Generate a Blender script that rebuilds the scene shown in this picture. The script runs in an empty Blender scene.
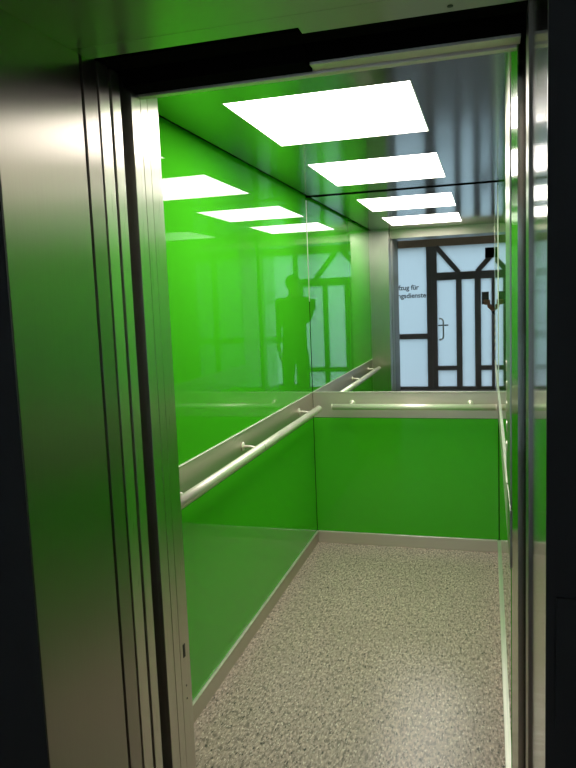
import bpy, bmesh, math, random
from mathutils import Vector, Matrix
random.seed(4)
sc = bpy.context.scene
C = sc.collection

# ---------------------------------------------------------------- helpers
def new_bm(): return bmesh.new()

def add_box(bm, x0, x1, y0, y1, z0, z1, bev=0.0, seg=2):
    r = bmesh.ops.create_cube(bm, size=1)
    for v in r['verts']:
        v.co = Vector(((x0+x1)/2 + v.co.x*(x1-x0), (y0+y1)/2 + v.co.y*(y1-y0), (z0+z1)/2 + v.co.z*(z1-z0)))
    if bev > 0:
        es = list({e for v in r['verts'] for e in v.link_edges})
        bmesh.ops.bevel(bm, geom=es, offset=bev, segments=seg, profile=.7, affect='EDGES')

def add_cyl(bm, a, b, r, seg=24, r2=None, bev=0):
    a, b = Vector(a), Vector(b)
    d = b-a
    m = Matrix.Translation((a+b)/2) @ d.to_track_quat('Z', 'Y').to_matrix().to_4x4()
    q = bmesh.ops.create_cone(bm, cap_ends=True, segments=seg, radius1=r, radius2=r if r2 is None else r2, depth=d.length, matrix=m)
    if bev:
        es = [e for e in {e for v in q['verts'] for e in v.link_edges} if any(len(f.verts) > 4 for f in e.link_faces)]
        bmesh.ops.bevel(bm, geom=es, offset=bev, segments=3, profile=.5, affect='EDGES')

def add_tube(bm, pts, r, seg=16):
    pts = [Vector(p) for p in pts]
    rings = []
    up = None
    for i, p in enumerate(pts):
        t = (pts[min(i+1, len(pts)-1)] - pts[max(i-1, 0)]).normalized()
        if up is None:
            up = t.orthogonal().normalized()
        up = (up - t*up.dot(t)).normalized()
        s = t.cross(up)
        rings.append([bm.verts.new(p + (up*math.cos(2*math.pi*k/seg) + s*math.sin(2*math.pi*k/seg))*r) for k in range(seg)])
    for a, b in zip(rings, rings[1:]):
        for k in range(seg):
            bm.faces.new((a[k], a[(k+1) % seg], b[(k+1) % seg], b[k]))
    bm.faces.new(rings[0][::-1]); bm.faces.new(rings[-1])

def obj(name, bm, m, parent=None, smooth=False):
    bmesh.ops.recalc_face_normals(bm, faces=bm.faces)
    me = bpy.data.meshes.new(name)
    bm.to_mesh(me); bm.free()
    if m: me.materials.append(m)
    if smooth:
        for p in me.polygons: p.use_smooth = True
    o = bpy.data.objects.new(name, me); C.objects.link(o)
    if parent:
        o.parent = parent
        o.matrix_parent_inverse = Matrix.Translation(parent.location).inverted() if parent.type == 'EMPTY' else Matrix()
    return o

def box(name, m, x0, x1, y0, y1, z0, z1, parent=None, bev=0.0):
    b = new_bm(); add_box(b, x0, x1, y0, y1, z0, z1, bev)
    return obj(name, b, m, parent)

def thing(name, label, cat, loc, group=None):
    o = bpy.data.objects.new(name, None); C.objects.link(o)
    o.location = loc; o.empty_display_size = .1
    return tag(o, label, cat, group)

def tag(o, label, cat, group=None):
    o['label'] = label; o['category'] = cat
    if group: o['group'] = group
    return o

def struct(name, m, *dims, bev=0.0):
    o = box(name, m, *dims, bev=bev); o['kind'] = 'structure'; return o

# ---------------------------------------------------------------- materials
def nodes(name):
    m = bpy.data.materials.new(name); m.use_nodes = True
    nt = m.node_tree
    return m, nt, nt.nodes['Principled BSDF']

def plain(name, col, rough=.5, metal=0.0, coat=0.0, spec=.5):
    m, nt, p = nodes(name)
    p.inputs['Base Color'].default_value = (*col, 1)
    p.inputs['Roughness'].default_value = rough
    p.inputs['Metallic'].default_value = metal
    p.inputs['Coat Weight'].default_value = coat
    p.inputs['Coat Roughness'].default_value = .01
    p.inputs['Specular IOR Level'].default_value = spec
    return m

def brushed(name, col, rough, axis='Z', rvar=.06, scale=900, aniso=0.0, metal=1):
    """brushed stainless steel: grain lines running along one axis"""
    m, nt, p = nodes(name)
    N, L = nt.nodes, nt.links
    tc = N.new('ShaderNodeTexCoord'); mp = N.new('ShaderNodeMapping')
    s = {'X': (6, scale, scale), 'Y': (scale, 6, scale), 'Z': (scale, scale, 6)}[axis]
    mp.inputs['Scale'].default_value = s
    L.new(tc.outputs['Object'], mp.inputs['Vector'])
    no = N.new('ShaderNodeTexNoise'); no.inputs['Scale'].default_value = 1; no.inputs['Detail'].default_value = 2
    L.new(mp.outputs['Vector'], no.inputs['Vector'])
    mr = N.new('ShaderNodeMapRange')
    mr.inputs['To Min'].default_value = max(.01, rough-rvar); mr.inputs['To Max'].default_value = rough+rvar
    L.new(no.outputs['Fac'], mr.inputs['Value']); L.new(mr.outputs['Result'], p.inputs['Roughness'])
    cm = N.new('ShaderNodeMix'); cm.data_type = 'RGBA'
    cm.inputs[6].default_value = (*[v*.93 for v in col], 1); cm.inputs[7].default_value = (*[min(1, v*1.07) for v in col], 1)
    L.new(no.outputs['Fac'], cm.inputs['Factor']); L.new(cm.outputs[2], p.inputs['Base Color'])
    p.inputs['Metallic'].default_value = metal
    if aniso:
        tg = N.new('ShaderNodeTangent'); tg.direction_type = 'RADIAL'; tg.axis = axis
        L.new(tg.outputs['Tangent'], p.inputs['Tangent']); p.inputs['Anisotropic'].default_value = aniso
    return m

def green_glass():
    m, nt, p = nodes('green_back_painted_glass')
    p.inputs['Base Color'].default_value = (.062, .47, .014, 1)
    p.inputs['Roughness'].default_value = .35
    p.inputs['Specular IOR Level'].default_value = 0
    p.inputs['Coat Weight'].default_value = 1
    p.inputs['Coat Roughness'].default_value = 0
    p.inputs['Coat IOR'].default_value = 1.46
    return m

def floor_mat():
    m, nt, p = nodes('speckled_rubber_floor')
    N, L = nt.nodes, nt.links
    tc = N.new('ShaderNodeTexCoord')
    def noise(scale, det, sx=1, sy=1, off=0):
        mp = N.new('ShaderNodeMapping'); mp.inputs['Scale'].default_value = (sx, sy, 1); mp.inputs['Location'].default_value = (off, off*2, off)
        L.new(tc.outputs['Object'], mp.inputs['Vector'])
        n = N.new('ShaderNodeTexNoise'); n.inputs['Scale'].default_value = scale; n.inputs['Detail'].default_value = det
        L.new(mp.outputs['Vector'], n.inputs['Vector']); return n.outputs['Fac']
    def ramp(src, stops):
        r = N.new('ShaderNodeValToRGB'); e = r.color_ramp.elements
        while len(e) < len(stops): e.new(.5)
        for k, (pos, c) in enumerate(stops):
            e[k].position = pos; e[k].color = (*c, 1)
        L.new(src, r.inputs['Fac']); return r.outputs['Color']
    base = ramp(noise(120, 6, 1, .45), [(.34, (.27, .195, .165)), (.5, (.50, .375, .315)), (.66, (.74, .575, .49))])
    def mix(a, fac, col):
        x = N.new('ShaderNodeMix'); x.data_type = 'RGBA'
        L.new(fac, x.inputs['Factor']); L.new(a, x.inputs[6])
        x.inputs[7].default_value = (*col, 1); return x.outputs[2]
    worn = ramp(noise(7, 3, 1, .5, 5), [(.40, (0, 0, 0)), (.62, (.45, .45, .45))])
    d = ramp(noise(95, 5, 1, .35, 3), [(.54, (0, 0, 0)), (.60, (.9, .9, .9))])
    l = ramp(noise(150, 2, 1, .35, 7), [(.60, (0, 0, 0)), (.66, (1, 1, 1))])
    d2 = ramp(noise(110, 2, 1, .35, 11), [(.64, (0, 0, 0)), (.665, (1, 1, 1))])
    c = mix(base, worn, (.43, .33, .275)); c = mix(c, d, (.21, .16, .13)); c = mix(c, l, (.86, .74, .65)); c = mix(c, d2, (.05, .04, .03))
    L.new(c, p.inputs['Base Color'])
    n = noise(60, 3)
    mr = N.new('ShaderNodeMapRange'); mr.inputs['To Min'].default_value = .20; mr.inputs['To Max'].default_value = .42
    L.new(n, mr.inputs['Value']); L.new(mr.outputs['Result'], p.inputs['Roughness'])
    bp = N.new('ShaderNodeBump'); bp.inputs['Strength'].default_value = .15; bp.inputs['Distance'].default_value = .002
    L.new(n, bp.inputs['Height']); L.new(bp.outputs['Normal'], p.inputs['Normal'])
    return m

def emit(name, col, s):
    m = bpy.data.materials.new(name); m.use_nodes = True
    nt = m.node_tree; nt.nodes.clear()
    e = nt.nodes.new('ShaderNodeEmission'); o = nt.nodes.new('ShaderNodeOutputMaterial')
    e.inputs['Color'].default_value = (*col, 1); e.inputs['Strength'].default_value = s
    nt.links.new(e.outputs[0], o.inputs['Surface']); return m

def frosted():
    m = bpy.data.materials.new('frosted_glass'); m.use_nodes = True
    nt = m.node_tree; N, L = nt.nodes, nt.links; N.clear()
    t = N.new('ShaderNodeBsdfTranslucent'); t.inputs['Color'].default_value = (.80, .90, .93, 1)
    d = N.new('ShaderNodeBsdfDiffuse'); d.inputs['Color'].default_value = (.6, .66, .68, 1)
    g = N.new('ShaderNodeBsdfGlossy'); g.inputs['Roughness'].default_value = .12
    m1 = N.new('ShaderNodeMixShader'); m1.inputs['Fac'].default_value = .12
    m2 = N.new('ShaderNodeMixShader'); m2.inputs['Fac'].default_value = .04
    o = N.new('ShaderNodeOutputMaterial')
    L.new(t.outputs[0], m1.inputs[1]); L.new(d.outputs[0], m1.inputs[2])
    L.new(m1.outputs[0], m2.inputs[1]); L.new(g.outputs[0], m2.inputs[2]); L.new(m2.outputs[0], o.inputs['Surface'])
    return m

STEEL = brushed('brushed_steel', (.62, .58, .51), .30, 'Z', aniso=.7)
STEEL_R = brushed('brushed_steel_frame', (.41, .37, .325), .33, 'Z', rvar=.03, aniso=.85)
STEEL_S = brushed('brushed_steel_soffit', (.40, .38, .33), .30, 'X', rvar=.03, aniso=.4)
STEEL_J = brushed('polished_steel_jamb', (.62, .60, .55), .12, 'Z', rvar=.02, aniso=.7)
STEEL_H = brushed('brushed_steel_band', (.72, .655, .56), .42, 'X', rvar=.05, aniso=.5, metal=.85)
STEEL_Y = brushed('brushed_steel_side_band', (.60, .54, .47), .42, 'Y', rvar=.05, aniso=.6)
TUBE = {a: brushed('satin_tube_'+a.lower(), (.92, .86, .74), .40, a, rvar=.02, aniso=.4, metal=.45) for a in 'XY'}
CHROME = plain('satin_tube_steel', (.90, .86, .75), .36, .6)
CEIL = plain('gloss_grey_ceiling_sheet', (.37, .40, .395), .12, 1)
MIRROR = plain('mirror_glass', (.86, .89, .87), .0, 1)
GREEN = green_glass()
FLOOR = floor_mat()
BLACK = plain('black_recess', (.006, .006, .006), .9, spec=0)
ANTH = plain('anthracite_paint', (.030, .028, .027), .6, spec=.3)
FRAMEP = plain('dark_grey_frame_paint', (.30, .26, .24), .5)
BROWN = plain('brown_beam_paint', (.62, .42, .26), .5)
WHITEW = plain('landing_wall_paint', (.75, .73, .69), .7)
LAMP = emit('lamp_diffuser', (1, .95, .90), 7.8)
FROST = frosted()
SHAFT = plain('shaft_concrete', (.03, .03, .03), .9)
RUBBER = plain('black_rubber', (.02, .02, .02), .5)

# ---------------------------------------------------------------- dimensions
XL, XR, D, YF = -1.04, .052, 4.12, 1.82
ZC, ZT, ZB, ZS = 2.117, .946, .793, .074
XJ = -.867          # left edge of the door opening
RX = .085           # right edge of the landing door opening
LY = 1.13           # front face of the landing wall
PY = 2*D - 11.5     # frosted partition on the far side of the landing

# ---------------------------------------------------------------- lift car shell
struct('floor', FLOOR, XL-.03, XR+.03, YF-.02, D+.03, -.04, 0)
struct('wall_left', BLACK, XL-.06, XL-.012, YF, D+.06, 0, 2.30)
struct('wall_back', BLACK, XL-.012, XR+.012, D+.012, D+.06, 0, 2.30)
struct('wall_right', BLACK, XR+.012, XR+.06, YF, D+.06, 0, 2.30)
# ceiling sheet, stopping a little short of the side wall, dark shadow gap above it
bm = new_bm()
g = .022
lx0, lx1 = -.79, -.21
add_box(bm, XL+g, lx0, YF, D-.012, ZC, ZC+.012)
add_box(bm, lx1, XR, YF, D-.012, ZC, ZC+.012)
for a, b in ((YF, 2.11), (2.76, 3.175), (3.835, D-.012)):
    add_box(bm, lx0, lx1, a, b, ZC, ZC+.012)
add_box(bm, XJ, .062, 1.73, YF, ZC, ZC+.012)
o = obj('ceiling', bm, CEIL); o['kind'] = 'structure'
struct('ceiling', BLACK, XL-.06, XR+.06, 1.73, D+.06, 2.30, 2.34)
# screws in the ceiling sheet along the right edge
for k, (y0, y1, lb) in enumerate(((2.11, 2.76, 'square white ceiling light panel nearest the lift door'),
                                  (3.175, 3.835, 'white ceiling light panel next to the mirror wall'))):
    t = thing('ceiling_light', lb, 'ceiling light', ((lx0+lx1)/2, (y0+y1)/2, ZC), 'flush light panels in the lift ceiling')
    box('diffuser', LAMP, lx0+.004, lx1-.004, y0+.004, y1-.004, ZC+.002, ZC+.008, t)
    f = new_bm()
    add_box(f, lx0, lx0+.004, y0, y1, ZC+.0, ZC+.03); add_box(f, lx1-.004, lx1, y0, y1, ZC, ZC+.03)
    add_box(f, lx0+.004, lx1-.004, y0, y0+.004, ZC, ZC+.03); add_box(f, lx0+.004, lx1-.004, y1-.004, y1, ZC, ZC+.03)
    obj('frame', f, CHROME, t)
    box('housing', WHITEW, lx0+.004, lx1-.004, y0+.004, y1-.004, ZC+.012, ZC+.06, t)

# green glass cladding
GT = .010
tag(box('glass_panel', GREEN, XL-GT, XL, YF+.004, D-.002, ZT+.004, 2.125), 'tall glossy green glass wall panel above the sloping handrail', 'wall panel')
tag(box('glass_panel', GREEN, XL-GT, XL, YF+.004, D-.002, ZS+.002, ZB-.002), 'green glass wall panel below the long handrail beside the sliding door edges', 'wall panel')
tag(box('glass_panel', GREEN, XL+.003, XR-.003, D, D+GT, ZS+.002, ZB-.002), 'wide green glass panel under the mirror', 'wall panel')
tag(box('glass_panel', GREEN, XR, XR+GT, 2.28, D-.002, ZT+.004, 2.125), 'green glass panel seen edge-on beside the mirror', 'wall panel')
tag(box('glass_panel', GREEN, XR, XR+GT, 2.28, D-.002, ZS+.002, ZB-.002), 'green glass panel seen edge-on below the mirror beside the right door jamb', 'wall panel')
# mirror
t = thing('mirror', 'large wall mirror above the steel handrail band reflecting the landing', 'mirror', ((XL+XR)/2, D, ZT))
box('mirror_pane', MIRROR, XL+.003, XR-.001, D, D+.008, ZT+.004, ZC-.006, t)
b = new_bm(); add_box(b, XL, XL+.003, D-.002, D+.006, 1.5, ZC-.02); obj('corner_strip', b, CHROME, t)
b = new_bm(); add_box(b, XR-.003, XR, D-.002, D+.006, ZT, ZC-.02); obj('corner_strip', b, CHROME, t)

# steel bands behind the handrails, skirting boards
def band(name, m, d, lip):
    b = new_bm(); add_box(b, *d, .0015, 1)
    o = obj(name, b, m); o['kind'] = 'structure'
    l = new_bm(); add_box(l, *lip, .0008, 1); obj('edge_strip', l, CHROME, o)
    return o
band('trim_1', STEEL_Y, (XL-.01, XL+.002, YF+.004, D-.001, ZB, ZT), (XL-.01, XL+.006, YF+.004, D-.001, ZT, ZT+.004))
band('trim_2', STEEL_H, (XL+.003, XR-.003, D-.002, D+.01, ZB, ZT), (XL+.003, XR-.003, D-.006, D+.01, ZT, ZT+.004))
band('trim_3', STEEL_Y, (XR-.002, XR+.01, 2.1, D-.003, ZB, ZT), (XR-.006, XR+.01, 2.1, D-.003, ZT, ZT+.004))
band('baseboard_left', STEEL_Y, (XL-.01, XL+.008, YF+.004, D-.001, 0, ZS-.003), (XL-.01, XL+.010, YF+.004, D-.001, ZS-.003, ZS))
band('baseboard_back', STEEL_H, (XL+.008, XR-.008, D-.008, D+.01, 0, ZS-.003), (XL+.010, XR-.010, D-.010, D+.01, ZS-.003, ZS))
band('baseboard_right', STEEL_Y, (XR-.008, XR+.01, YF+.004, D-.001, 0, ZS-.003), (XR-.010, XR+.01, YF+.004, D-.001, ZS-.003, ZS))

# handrails
RR = .018
def rail(label, a, b, wall_dir, brs, joint=None):
    """a, b ends of the tube; wall_dir unit vector toward the wall; brs distances of the brackets along it"""
    a, b, w = Vector(a), Vector(b), Vector(wall_dir)
    d = (b-a).normalized(); L = (b-a).length
    t = thing('handrail', label, 'handrail', a)
    CHROME = TUBE['X' if abs(d.x) > .5 else 'Y']
    m = new_bm(); add_cyl(m, a+d*.004, b-d*.004, RR, 28); o = obj('rail', m, CHROME, t, True)
    for e, s in ((a, 1), (b, -1)):
        m = new_bm(); add_cyl(m, e, e+d*.004*s, RR+.0008, 28, bev=.001); obj('end_cap', m, CHROME, t)
    if joint:
        m = new_bm(); add_cyl(m, a+d*(joint-.001), a+d*(joint+.001), RR+.0004, 28); obj('joint_ring', m, RUBBER, t)
    for s in brs:
        p = a+d*s
        m = new_bm()
        q = p + w*(.070)                                   # wall point
        add_cyl(m, q-w*.004+Vector((0, 0, .012)), q+Vector((0, 0, .012)), .019, 24)     # rosette
        pts = [q+Vector((0, 0, .012)), q-w*.03+Vector((0, 0, .012)), q-w*.05+Vector((0, 0, .009)), q-w*.062+Vector((0, 0, 0)), p+w*.004-Vector((0, 0, .012))]
        add_tube(m, pts, .0065, 12)
        obj('bracket', m, CHROME, t, True)
rail('long round steel handrail on the green side wall running to the mirror', (XL+.073, 1.90, .870), (XL+.073, 3.97, .870), (-1, 0, 0), (.18, .93, 1.88), .98)
rail('round steel handrail on the steel band below the mirror', (-.905, D-.072, .869), (XR-.01, D-.072, .869), (0, 1, 0), (.11, .80))

# operating panel column on the right wall by the door
t = thing('control_panel', 'tall steel lift control panel column with buttons beside the door opening', 'control panel', (XR, 2.05, 0))
box('panel_plate', STEEL, XR-.001, XR+.01, 1.83, 2.27, ZT+.004, 2.12, t, .001)
box('lower_plate', GREEN, XR, XR+.01, 1.83, 2.27, ZS, ZB, t, .001)
box('handrail_plate', STEEL, XR-.002, XR+.01, 1.83, 2.095, ZB, ZT, t, .001)
for k in range(5):
    z = 1.05+k*.06
    m = new_bm(); add_cyl(m, (XR-.004, 2.14, z), (XR, 2.14, z), .016, 24, bev=.001); o = obj('button', m, CHROME, t)

# ---------------------------------------------------------------- lift car front: jambs, header
o = bpy.data.objects.new('door_1', None); C.objects.link(o); o['kind'] = 'structure'; d1 = o
box('jamb', STEEL, XL-.05, XJ, 1.7575, YF, 0, ZC, d1, .0015)
b = new_bm()
vs = [b.verts.new((x, y, z)) for z in (0, ZC) for x, y in ((.0535, 1.828), (.0665, 1.7575), (.14, 1.7575), (.14, 1.828))]
for f in ((0, 1, 2, 3), (4, 5, 6, 7), (0, 1, 5, 4), (1, 2, 6, 5), (2, 3, 7, 6), (3, 0, 4, 7)): b.faces.new([vs[k] for k in f])
obj('jamb', b, STEEL_J, d1)
box('header', STEEL_H, XJ, .064, 1.705, 1.729, 2.040, 2.30, d1, .0015)
b = new_bm(); add_box(b, XJ+.47, .070, 1.655, 1.703, 2.046, 2.09, .001); obj('header_strip', b, STEEL_H, d1)
box('strip_shade', BLACK, XJ+.465, .078, 1.6495, 1.654, 2.052, 2.094, d1)  # added black plate, shades the front face of the header strip
# latch hole and two screw holes in the jamb edge
b = new_bm(); add_box(b, XJ-.001, XJ+.0012, 1.776, 1.789, .475, .515); obj('latch_hole', b, RUBBER, d1)
for z in (.385, .345):
    b = new_bm(); add_cyl(b, (XJ-.001, 1.785, z), (XJ+.001, 1.785, z), .003, 12); obj('screw', b, RUBBER, d1)
struct('wall_front', BLACK, XL-.06, XJ-.05, 1.765, YF-.004, ZC+.001, 2.34)

# sliding door leaves, retracted, one behind the other; seen by their edges
def leaf(label, y0, y1, x1, z1, group):
    t = thing('sliding_door', label, 'sliding door', (x1-.25, (y0+y1)/2, 0), group)
    box('door_leaf', STEEL, x1-.50, x1-.012, y0, y1, .008, z1, t)
    box('edge_profile', STEEL, x1-.012, x1, y0, y1, .008, z1, t, .0015)
    box('guide_shoe', RUBBER, x1-.2, x1-.1, y0+.008, y1-.008, -.012, .008, t)
leaf('open steel car door leaf, edge beside the wide black gap', 1.668, 1.715, XJ, 2.05, 'retracted sliding door leaves')
leaf('open steel car door leaf, edge touching the jamb in front of the green wall', 1.7185, 1.7555, XJ, 2.05, 'retracted sliding door leaves')
leaf('open steel landing door leaf between two thin black gaps beside the frame', 1.512, 1.558, XJ, 2.072, 'retracted sliding door leaves')
leaf('open steel landing door leaf whose edge borders the wide black gap', 1.572, 1.611, XJ, 2.072, 'retracted sliding door leaves')

# ---------------------------------------------------------------- landing side frame (deep steel reveal)
d2 = bpy.data.objects.new('door_2', None); C.objects.link(d2); d2['kind'] = 'structure'
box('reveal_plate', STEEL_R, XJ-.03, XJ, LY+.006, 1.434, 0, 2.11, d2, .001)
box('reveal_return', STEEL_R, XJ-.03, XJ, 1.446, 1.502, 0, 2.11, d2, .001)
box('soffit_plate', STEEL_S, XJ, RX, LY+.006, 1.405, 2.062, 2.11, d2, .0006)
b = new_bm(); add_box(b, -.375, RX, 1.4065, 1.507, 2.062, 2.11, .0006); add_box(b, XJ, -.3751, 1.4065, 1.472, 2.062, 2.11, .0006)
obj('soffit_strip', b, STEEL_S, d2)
b = new_bm(); add_cyl(b, (-.069, 1.478, 2.0608), (-.069, 1.478, 2.0622), .006, 16); obj('screw', b, RUBBER, d2)
box('reveal_plate', STEEL_J, RX, RX+.04, LY+.006, 1.505, 0, 2.11, d2, .001)
box('closing_post', STEEL_R, .078, .13, 1.512, 1.612, 0, 2.072, d2, .0015)
# black door drive above the opening
box('door_drive', BLACK, XL-.1, .2, 1.526, 1.60, 2.075, 2.35, d2)
box('door_drive', BLACK, XL-.1, .2, 1.625, 1.70, 2.095, 2.35, d2)
box('drive_cover', BLACK, XJ, XJ+.465, 1.63, 1.703, 2.046, 2.094, d2, .001)
box('gap_shade', BLACK, XJ-.10, XJ-.04, 1.615, 1.664, 0, 2.3, d2)  # black plate stands in for the shade in the gap between the doors
box('gap_shade', BLACK, .085, RX+.1, 1.615, 1.755, 0, 2.3, d2)  # same painted dark for the gap on the closing side
# sills
struct('trim_4', STEEL_H, XJ-.5, .14, 1.655, YF-.021, -.04, -.013)
struct('trim_5', STEEL_H, XJ-.5, .14, 1.44, 1.64, -.04, -.013)

# landing wall around the frame, and the dark shaft
b = new_bm()
add_box(b, -3, XJ, LY, LY+.005, 0, 2.8); add_box(b, -3, XJ-.031, LY+.005, LY+.07, 0, 2.8); add_box(b, XJ-.031, RX+.041, LY+.005, LY+.07, 2.111, 2.8); add_box(b, RX, 2.4, LY, LY+.005, 0, 2.8); add_box(b, RX+.041, 2.4, LY+.005, LY+.07, 0, 2.8); add_box(b, XJ-.002, RX+.002, LY, LY+.005, 2.063, 2.8)
o = obj('wall_landing', b, ANTH); o['kind'] = 'structure'
b = new_bm()
add_box(b, -1.7, -1.6, 1.2, 4.5, -.3, 2.8); add_box(b, .6, .7, 1.2, 4.5, -.3, 2.8); add_box(b, -1.7, .7, 4.5, 4.6, -.3, 2.8)
add_box(b, -1.7, .7, 1.2, 4.6, 2.8, 2.9); add_box(b, -1.7, .7, 1.2, 4.6, -.4, -.3)
o = obj('wall_shaft', b, SHAFT); o['kind'] = 'structure'
# call button plate on the landing wall
t = thing('call_panel', 'dark call button plate on the landing wall beside the door opening', 'call button panel', (.19, LY, .92))
box('plate', ANTH, .100, .28, LY-.004, LY+.001, .80, 1.021, t, .001)
m = new_bm(); add_cyl(m, (.19, LY-.010, .96), (.19, LY-.004, .96), .02, 24, bev=.001); bt = obj('button', m, RUBBER, t)

# ---------------------------------------------------------------- landing
struct('floor', FLOOR, -3, 2.4, PY-.3, 1.44, -.06, 0)
struct('ceiling', WHITEW, -3, 2.4, PY-.1, LY, 2.62, 2.7)
struct('wall_west', WHITEW, -3.1, -3, PY-.1, LY+.07, 0, 2.8)
struct('wall_east', WHITEW, 2.4, 2.5, PY-.1, LY+.07, 0, 2.8)
struct('trim_6', BROWN, -3, 2.4, PY-.10, PY+.02, 2.29, 2.62)

# frosted glass partition with steel frame and a door leaf in it
w = bpy.data.objects.new('window_1', None); C.objects.link(w); w['kind'] = 'structure'
def bar(x0, x1, z0, z1, y0=PY-.03, y1=PY+.03, nm='frame_bar', par=None):
    return box(nm, FRAMEP, x0, x1, y0, y1, z0, z1, par or w, .002)
def dbar(a, b, wd, par=None):
    a, b = Vector((a[0], PY, a[1])), Vector((b[0], PY, b[1]))
    d = (b-a).normalized(); n = Vector((-d.z, 0, d.x))*wd/2
    m = new_bm()
    vs = [m.verts.new(p) for yy in (-.026, .026) for p in (a+n+Vector((0, yy, 0)), b+n+Vector((0, yy, 0)), b-n+Vector((0, yy, 0)), a-n+Vector((0, yy, 0)))]
    for f in ((0, 1, 2, 3), (7, 6, 5, 4), (0, 4, 5, 1), (1, 5, 6, 2), (2, 6, 7, 3), (3, 7, 4, 0)):
        m.faces.new([vs[k] for k in f])
    return obj('diagonal_bar', m, FRAMEP, par or w)
ZTOP, ZTR0, ZTR1 = 2.29, 1.785, 1.875
def pane(x0, x1, z0, z1, par=None):
    return box('pane', FROST, x0, x1, PY-.005, PY+.005, z0, z1, par or w)
# fixed left field
bar(-.952, -.872, 0, ZTOP); bar(-1.56, -1.48, 0, ZTOP); bar(-2.45, -2.37, 0, ZTOP); bar(-3, -2.92, 0, ZTOP)
for x0, x1 in ((-1.48, -.952), (-2.37, -1.56), (-2.92, -2.45)):
    bar(x0, x1, .83, .912); bar(x0, x1, 0, .05)
    pane(x0, x1, .912, ZTOP); pane(x0, x1, .05, .83)
# transom field above the doors
bar(-.872, 1.0, ZTR0, ZTR1); bar(1.0, 1.08, 0, ZTOP); bar(2.32, 2.4, 0, ZTOP)
pane(-.872, 1.0, ZTR1, ZTOP)
bar(1.08, 2.32, 0, .10); bar(1.08, 2.32, .83, .912); pane(1.08, 2.32, .912, ZTOP); pane(1.08, 2.32, .1, .83)
bar(-.872, -.79, ZTR1, ZTOP)
dbar((-.80, 2.285), (-.45, 1.865), .075); dbar((-.17, 1.865), (.14, 2.21), .075); dbar((.14, 2.21), (.21, 2.285), .075)
dbar((.35, 2.285), (.70, 1.865), .075)
box('wall_box', BLACK, -.049, .085, PY+.005, PY+.09, 2.07, 2.222, w, .003)
# door leaves
def door_leaf(name, x0, x1, mids, handle_x, par_loc, splits):
    o = bpy.data.objects.new(name, None); C.objects.link(o); o['kind'] = 'structure'
    bar(x0, x0+.078, 0, ZTR0, par=o, nm='stile'); bar(x1-.078, x1, 0, ZTR0, par=o, nm='stile')
    bar(x0+.078, x1-.078, 0, .05, par=o, nm='rail'); bar(x0+.078, x1-.078, ZTR0-.03, ZTR0, par=o, nm='rail')
    xs = [x0+.078] + [v for m_ in mids for v in m_] + [x1-.078]
    for a, b_ in mids: bar(a, b_, .05, ZTR0-.03, par=o, nm='mullion')
    for i in range(0, len(xs), 2):
        a, b_ = xs[i], xs[i+1]
        if splits[i//2]:
            bar(a, b_, .315, .385, par=o, nm='rail'); pane(a, b_, .385, ZTR0-.03, o); pane(a, b_, .05, .315, o)
        else: pane(a, b_, .05, ZTR0-.03, o)
    m = new_bm()
    hx, s = handle_x, 1
    pts = [(hx, PY+.03, 1.14)]
    for k in range(9):
        a = math.pi/2*k/8; pts.append((hx+.055*math.sin(a), PY+.075, 1.15-.055+.055*math.cos(a)+.0))
    for k in range(9):
        a = math.pi/2*k/8; pts.append((hx+.055*math.cos(a), PY+.075, .865-.055*math.sin(a)))
    pts.append((hx, PY+.03, .82))
    add_tube(m, pts, .012, 12); obj('handle', m, STEEL, o, True)
    m = new_bm(); add_box(m, hx-.03, hx+.13, PY+.03, PY+.045, 1.03, 1.05, .002); obj('lever', m, RUBBER, o)
    return o
door_leaf('door_3', -.869, .125, [(-.494, -.408), (-.208, -.117)], -.75, None, (True, False, True))
door_leaf('door_4', .13, .998, [(.50, .58)], .90, None, (True, True))

# lettering on the frosted pane; it faces out, so the mirror shows it the right way round
def text(body, x, z, size, par):
    cu = bpy.data.curves.new('lettering', 'FONT'); cu.body = body; cu.size = size; cu.extrude = .0008; cu.bevel_depth = .0022; cu.bevel_resolution = 0
    cu.align_x = 'LEFT'
    tmp = bpy.data.objects.new('tmp_text', cu); C.objects.link(tmp)
    bpy.context.view_layer.update()
    me = bpy.data.meshes.new_from_object(tmp.evaluated_get(bpy.context.evaluated_depsgraph_get()))
    bpy.data.objects.remove(tmp)
    w_ = max(v.co.x for v in me.vertices)
    me.transform(Matrix.Translation((x, PY+.0062, z)) @ Matrix.Rotation(math.pi/2, 4, 'X'))
    me.materials.clear(); me.materials.append(RUBBER)
    o = bpy.data.objects.new('lettering', me); C.objects.link(o); o.parent = par
    return w_
wt = text('Aufzug für', 0, 1.625, .108, w)
C.objects['lettering'].location.x = -1.075-wt
wt = text('Rettungsdienste', 0, 1.495, .108, w)
C.objects['lettering.001'].location.x = -.965-wt
# hinge block at the edge of the landing door opening
# daylight side: unseen grey-green ground, added for the light through the lower panes
struct('ground', plain('outside_ground', (.16, .20, .17), .9), -12, 12, -20, PY-.31, -.08, -.01)

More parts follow.
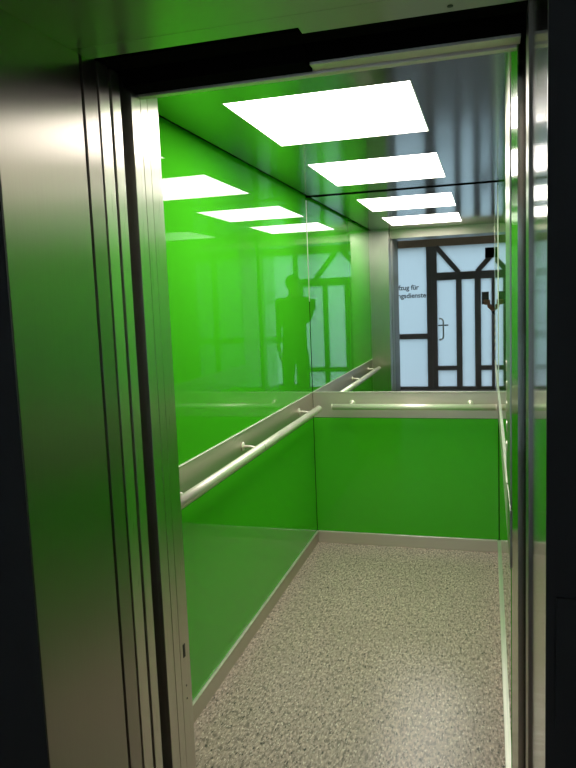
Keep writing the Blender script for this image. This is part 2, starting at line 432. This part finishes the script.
# ---------------------------------------------------------------- person with phone
SKIN = plain('skin', (.45, .25, .17), .5); HAIR = plain('dark_brown_hair', (.03, .02, .014), .6)
CLOTH = plain('dark_jacket_cloth', (.018, .018, .022), .9); TROU = plain('dark_trouser_cloth', (.02, .024, .035), .9)
def skin_mesh(name, verts, edges, radii, mat, parent, root=0, sub=2, extra=None):
    me = bpy.data.meshes.new(name); me.from_pydata([Vector(v) for v in verts], edges, [])
    o = bpy.data.objects.new(name, me); C.objects.link(o)
    md = o.modifiers.new('skin', 'SKIN'); md.use_smooth_shade = True
    for i, r in enumerate(radii):
        sv = me.skin_vertices[0].data[i]; sv.radius = r if isinstance(r, tuple) else (r, r); sv.use_root = (i == root)
    ss = o.modifiers.new('sub', 'SUBSURF'); ss.levels = sub; ss.render_levels = sub
    bpy.context.view_layer.update()
    m2 = bpy.data.meshes.new_from_object(o.evaluated_get(bpy.context.evaluated_depsgraph_get()))
    bpy.data.objects.remove(o)
    b = new_bm(); b.from_mesh(m2)
    if extra: extra(b)
    return obj(name, b, mat, parent, True)
def ball(b, c, r, sx=1, sy=1, sz=1, rot=None, seg=20):
    m = Matrix.Translation(c) @ (rot or Matrix()) @ Matrix.Diagonal((sx, sy, sz, 1))
    bmesh.ops.create_uvsphere(b, u_segments=seg, v_segments=seg//2+2, radius=r, matrix=m)
px, py = .33, -.47
P = thing('person', 'person in dark clothes holding up a phone, seen in the mirror', 'person', (px, py, 0))
sh_l, el_l, wr_l = (px-.17, py+.02, 1.50), (px-.14, py+.26, 1.235), (.045, -.075, 1.335)
sh_r, el_r, wr_r = (px+.18, py, 1.50), (px+.23, py-.01, 1.20), (px+.24, py+.06, .95)
palm_l = (-.005, -.028, 1.385)
palm_r = (px+.24, py+.085, .87)
V = [(px, py, .98), (px, py, 1.15), (px, py-.005, 1.35), (px, py-.01, 1.50), (px, py, 1.585), (px, py+.02, 1.65), (px, py+.022, 1.73), (px, py+.015, 1.79),
     sh_l, el_l, wr_l, palm_l, sh_r, el_r, wr_r, palm_r,
     (px-.085, py, .84), (px-.11, py+.02, .51), (px-.11, py-.01, .10), (px-.12, py+.13, .045),
     (px+.085, py, .84), (px+.11, py+.02, .51), (px+.12, py-.01, .10), (px+.13, py+.13, .045)]
E_ = [(0, 1), (1, 2), (2, 3), (3, 4), (4, 5), (5, 6), (6, 7), (3, 8), (8, 9), (9, 10), (10, 11), (3, 12), (12, 13), (13, 14), (14, 15),
      (0, 16), (16, 17), (17, 18), (18, 19), (0, 20), (20, 21), (21, 22), (22, 23)]
Rr = [.10, .11, .13, .09, .052, .072, .082, .062, .055, .040, .026, .028, .055, .040, .026, .028,
      .070, .052, .038, .035, .070, .052, .038, .035]
def head_bits(b):
    ball(b, (px, py+.018, 1.725), .098, .80, .98, 1.18)            # skull
    ball(b, (px, py+.055, 1.655), .05, .95, .9, .8)                # jaw
    ball(b, (px, py+.118, 1.705), .016, .8, 1.0, 1.5)              # nose
    for s in (-1, 1): ball(b, (px+s*.082, py+.01, 1.715), .028, .35, .7, 1.1)
    # fingers of both hands: unequal bent chains
    def finger(pts, r):
        pts = [Vector(p) for p in pts]
        rs = []
        for i in range(len(pts)-1):
            add_cyl(b, pts[i], pts[i+1], r*(1-.08*i), 10, r*(1-.08*(i+1)))
        for i, p in enumerate(pts): ball(b, p, r*(1-.08*i), seg=10)
    # left hand: fingers wrap across the back of the phone, thumb on the screen edge
    for k, (L, z) in enumerate(((.066, 1.437), (.070, 1.421), (.066, 1.405), (.052, 1.390))):
        finger([(.005, -.012-.003*k, z-.010), (.012, .000, z-.003), (-.006, .0035, z), (-.006-L*.35, .0030, z+.001), (-.006-L*.7, .0025, z)], .0078)
    finger([(-.01, -.034, 1.385), (-.004, -.032, 1.41), (-.014, -.026, 1.432), (-.026, -.023, 1.45)], .0095)
    # right hand hangs relaxed
    x0, y0, z0 = palm_r
    for k, L in enumerate((.9, 1.0, .95, .75)):
        yy = y0+.03-.02*k
        finger([(x0, yy, z0-.02), (x0-.002, yy, z0-.055*L-.01), (x0-.012, yy+.002, z0-.085*L-.01), (x0-.026, yy+.003, z0-.105*L-.01)], .0085)
    finger([(x0-.005, y0+.03, z0+.015), (x0-.015, y0+.05, z0-.015), (x0-.022, y0+.055, z0-.045)], .0095)
body = skin_mesh('body', V, E_, Rr, SKIN, P, 0, 2, head_bits)
EYE = plain('eye', (.1, .08, .06), .2)
for s in (-1, 1):
    b = new_bm(); ball(b, (px+s*.032, py+.101, 1.722), .011, seg=12); obj('eye', b, EYE, P, True)
b = new_bm(); ball(b, (px, py+.105, 1.668), .02, 1.1, .4, .28); obj('mouth', b, plain('lips', (.35, .12, .1), .5), P, True)
b = new_bm(); ball(b, (px, py-.002, 1.752), .108, .86, 1.0, .92, seg=28); 
bmesh.ops.bisect_plane(b, geom=b.verts[:]+b.edges[:]+b.faces[:], plane_co=(px, py+.075, 1.73), plane_no=(0, 1, -.55), clear_outer=True)
bmesh.ops.holes_fill(b, edges=[e for e in b.edges if e.is_boundary])
obj('hair', b, HAIR, P, True)
jv = [(px, py, .84), (px, py, 1.0), (px, py, 1.15), (px, py-.005, 1.35), (px, py-.01, 1.50), (px, py-.005, 1.56), sh_l, el_l,
      tuple(Vector(el_l).lerp(Vector(wr_l), 1.0)), sh_r, el_r, tuple(Vector(el_r).lerp(Vector(wr_r), .92))]
je = [(0, 1), (1, 2), (2, 3), (3, 4), (4, 5), (4, 6), (6, 7), (7, 8), (4, 9), (9, 10), (10, 11)]
skin_mesh('jacket', jv, je, [(.19, .14), (.18, .135), (.17, .13), (.18, .135), (.12, .10), .075, .082, .062, .045, .082, .062, .045], CLOTH, P, 0)
tv = [(px, py, 1.04), (px, py, .96), (px-.085, py, .82), (px-.11, py+.02, .51), (px-.115, py-.005, .10), (px+.085, py, .82), (px+.11, py+.02, .51), (px+.12, py-.005, .10)]
skin_mesh('trousers', tv, [(0, 1), (1, 2), (2, 3), (3, 4), (1, 5), (5, 6), (6, 7)], [.13, .13, .112, .080, .07, .112, .080, .07], TROU, P, 1)
for s, xx in ((-1, px-.12), (1, px+.13)):
    b = new_bm(); ball(b, (xx, py+.06, .045), .05, .95, 2.9, .9, seg=20)
    bmesh.ops.bisect_plane(b, geom=b.verts[:]+b.edges[:]+b.faces[:], plane_co=(0, 0, .002), plane_no=(0, 0, -1), clear_outer=True)
    bmesh.ops.holes_fill(b, edges=[e for e in b.edges if e.is_boundary]); obj('shoe', b, RUBBER, P, True)
# the person stands turned towards the phone: everything but the raised forearm turns about the body's axis
th = math.radians(35)
for ch in P.children:
    for v in ch.data.vertices:
        dx, dy, z = v.co.x-px, v.co.y-py, v.co.z
        t_ = 1.0
        if .95 < z < 1.6 and dx < -.02:
            q = min(1, max(0, (dy-.13)/.13)); t_ = 1-q*q*(3-2*q)
        a = th*t_
        v.co.x = px+dx*math.cos(a)-dy*math.sin(a); v.co.y = py+dx*math.sin(a)+dy*math.cos(a)
ph = thing('phone', 'dark smartphone held upright in front of the person', 'phone', (-.036, -.012, 1.395))
box('phone_body', plain('phone_black', (.02, .02, .022), .3), -.074, .004, -.016, -.0075, 1.392, 1.532, ph, .003)
box('screen', plain('phone_screen', (.01, .01, .012), .05), -.071, .001, -.0168, -.016, 1.398, 1.526, ph)

# ---------------------------------------------------------------- light, camera
wd = bpy.data.worlds.new('World'); sc.world = wd; wd.use_nodes = True
bg = wd.node_tree.nodes['Background']; bg.inputs['Color'].default_value = (.80, .87, 1.0, 1); bg.inputs['Strength'].default_value = 1.45

f, yaw, pit, rol = 698.906, .282047, -.116186, -.0392821
cy, sy, cp, sp = math.cos(yaw), math.sin(yaw), math.cos(pit), math.sin(pit)
F = Vector((-sy*cp, cy*cp, sp)); R0 = Vector((cy, sy, 0)); U0 = R0.cross(F)
c, s = math.cos(rol), math.sin(rol)
Rv = c*R0 + s*U0; Uv = -s*R0 + c*U0
cam = bpy.data.cameras.new('camera'); co = bpy.data.objects.new('camera', cam); C.objects.link(co)
M = Matrix((Rv, Uv, -F)).transposed().to_4x4(); M.translation = (0, 0, 1.5)
co.matrix_world = M
cam.sensor_fit = 'VERTICAL'; cam.sensor_height = 24; cam.lens = f/768*24; cam.clip_start = .01
sc.camera = co
sc.view_settings.view_transform = 'Standard'; sc.view_settings.look = 'None'
sc.view_settings.gamma = 1; sc.view_settings.use_curve_mapping = False
sc.view_settings.exposure = .5
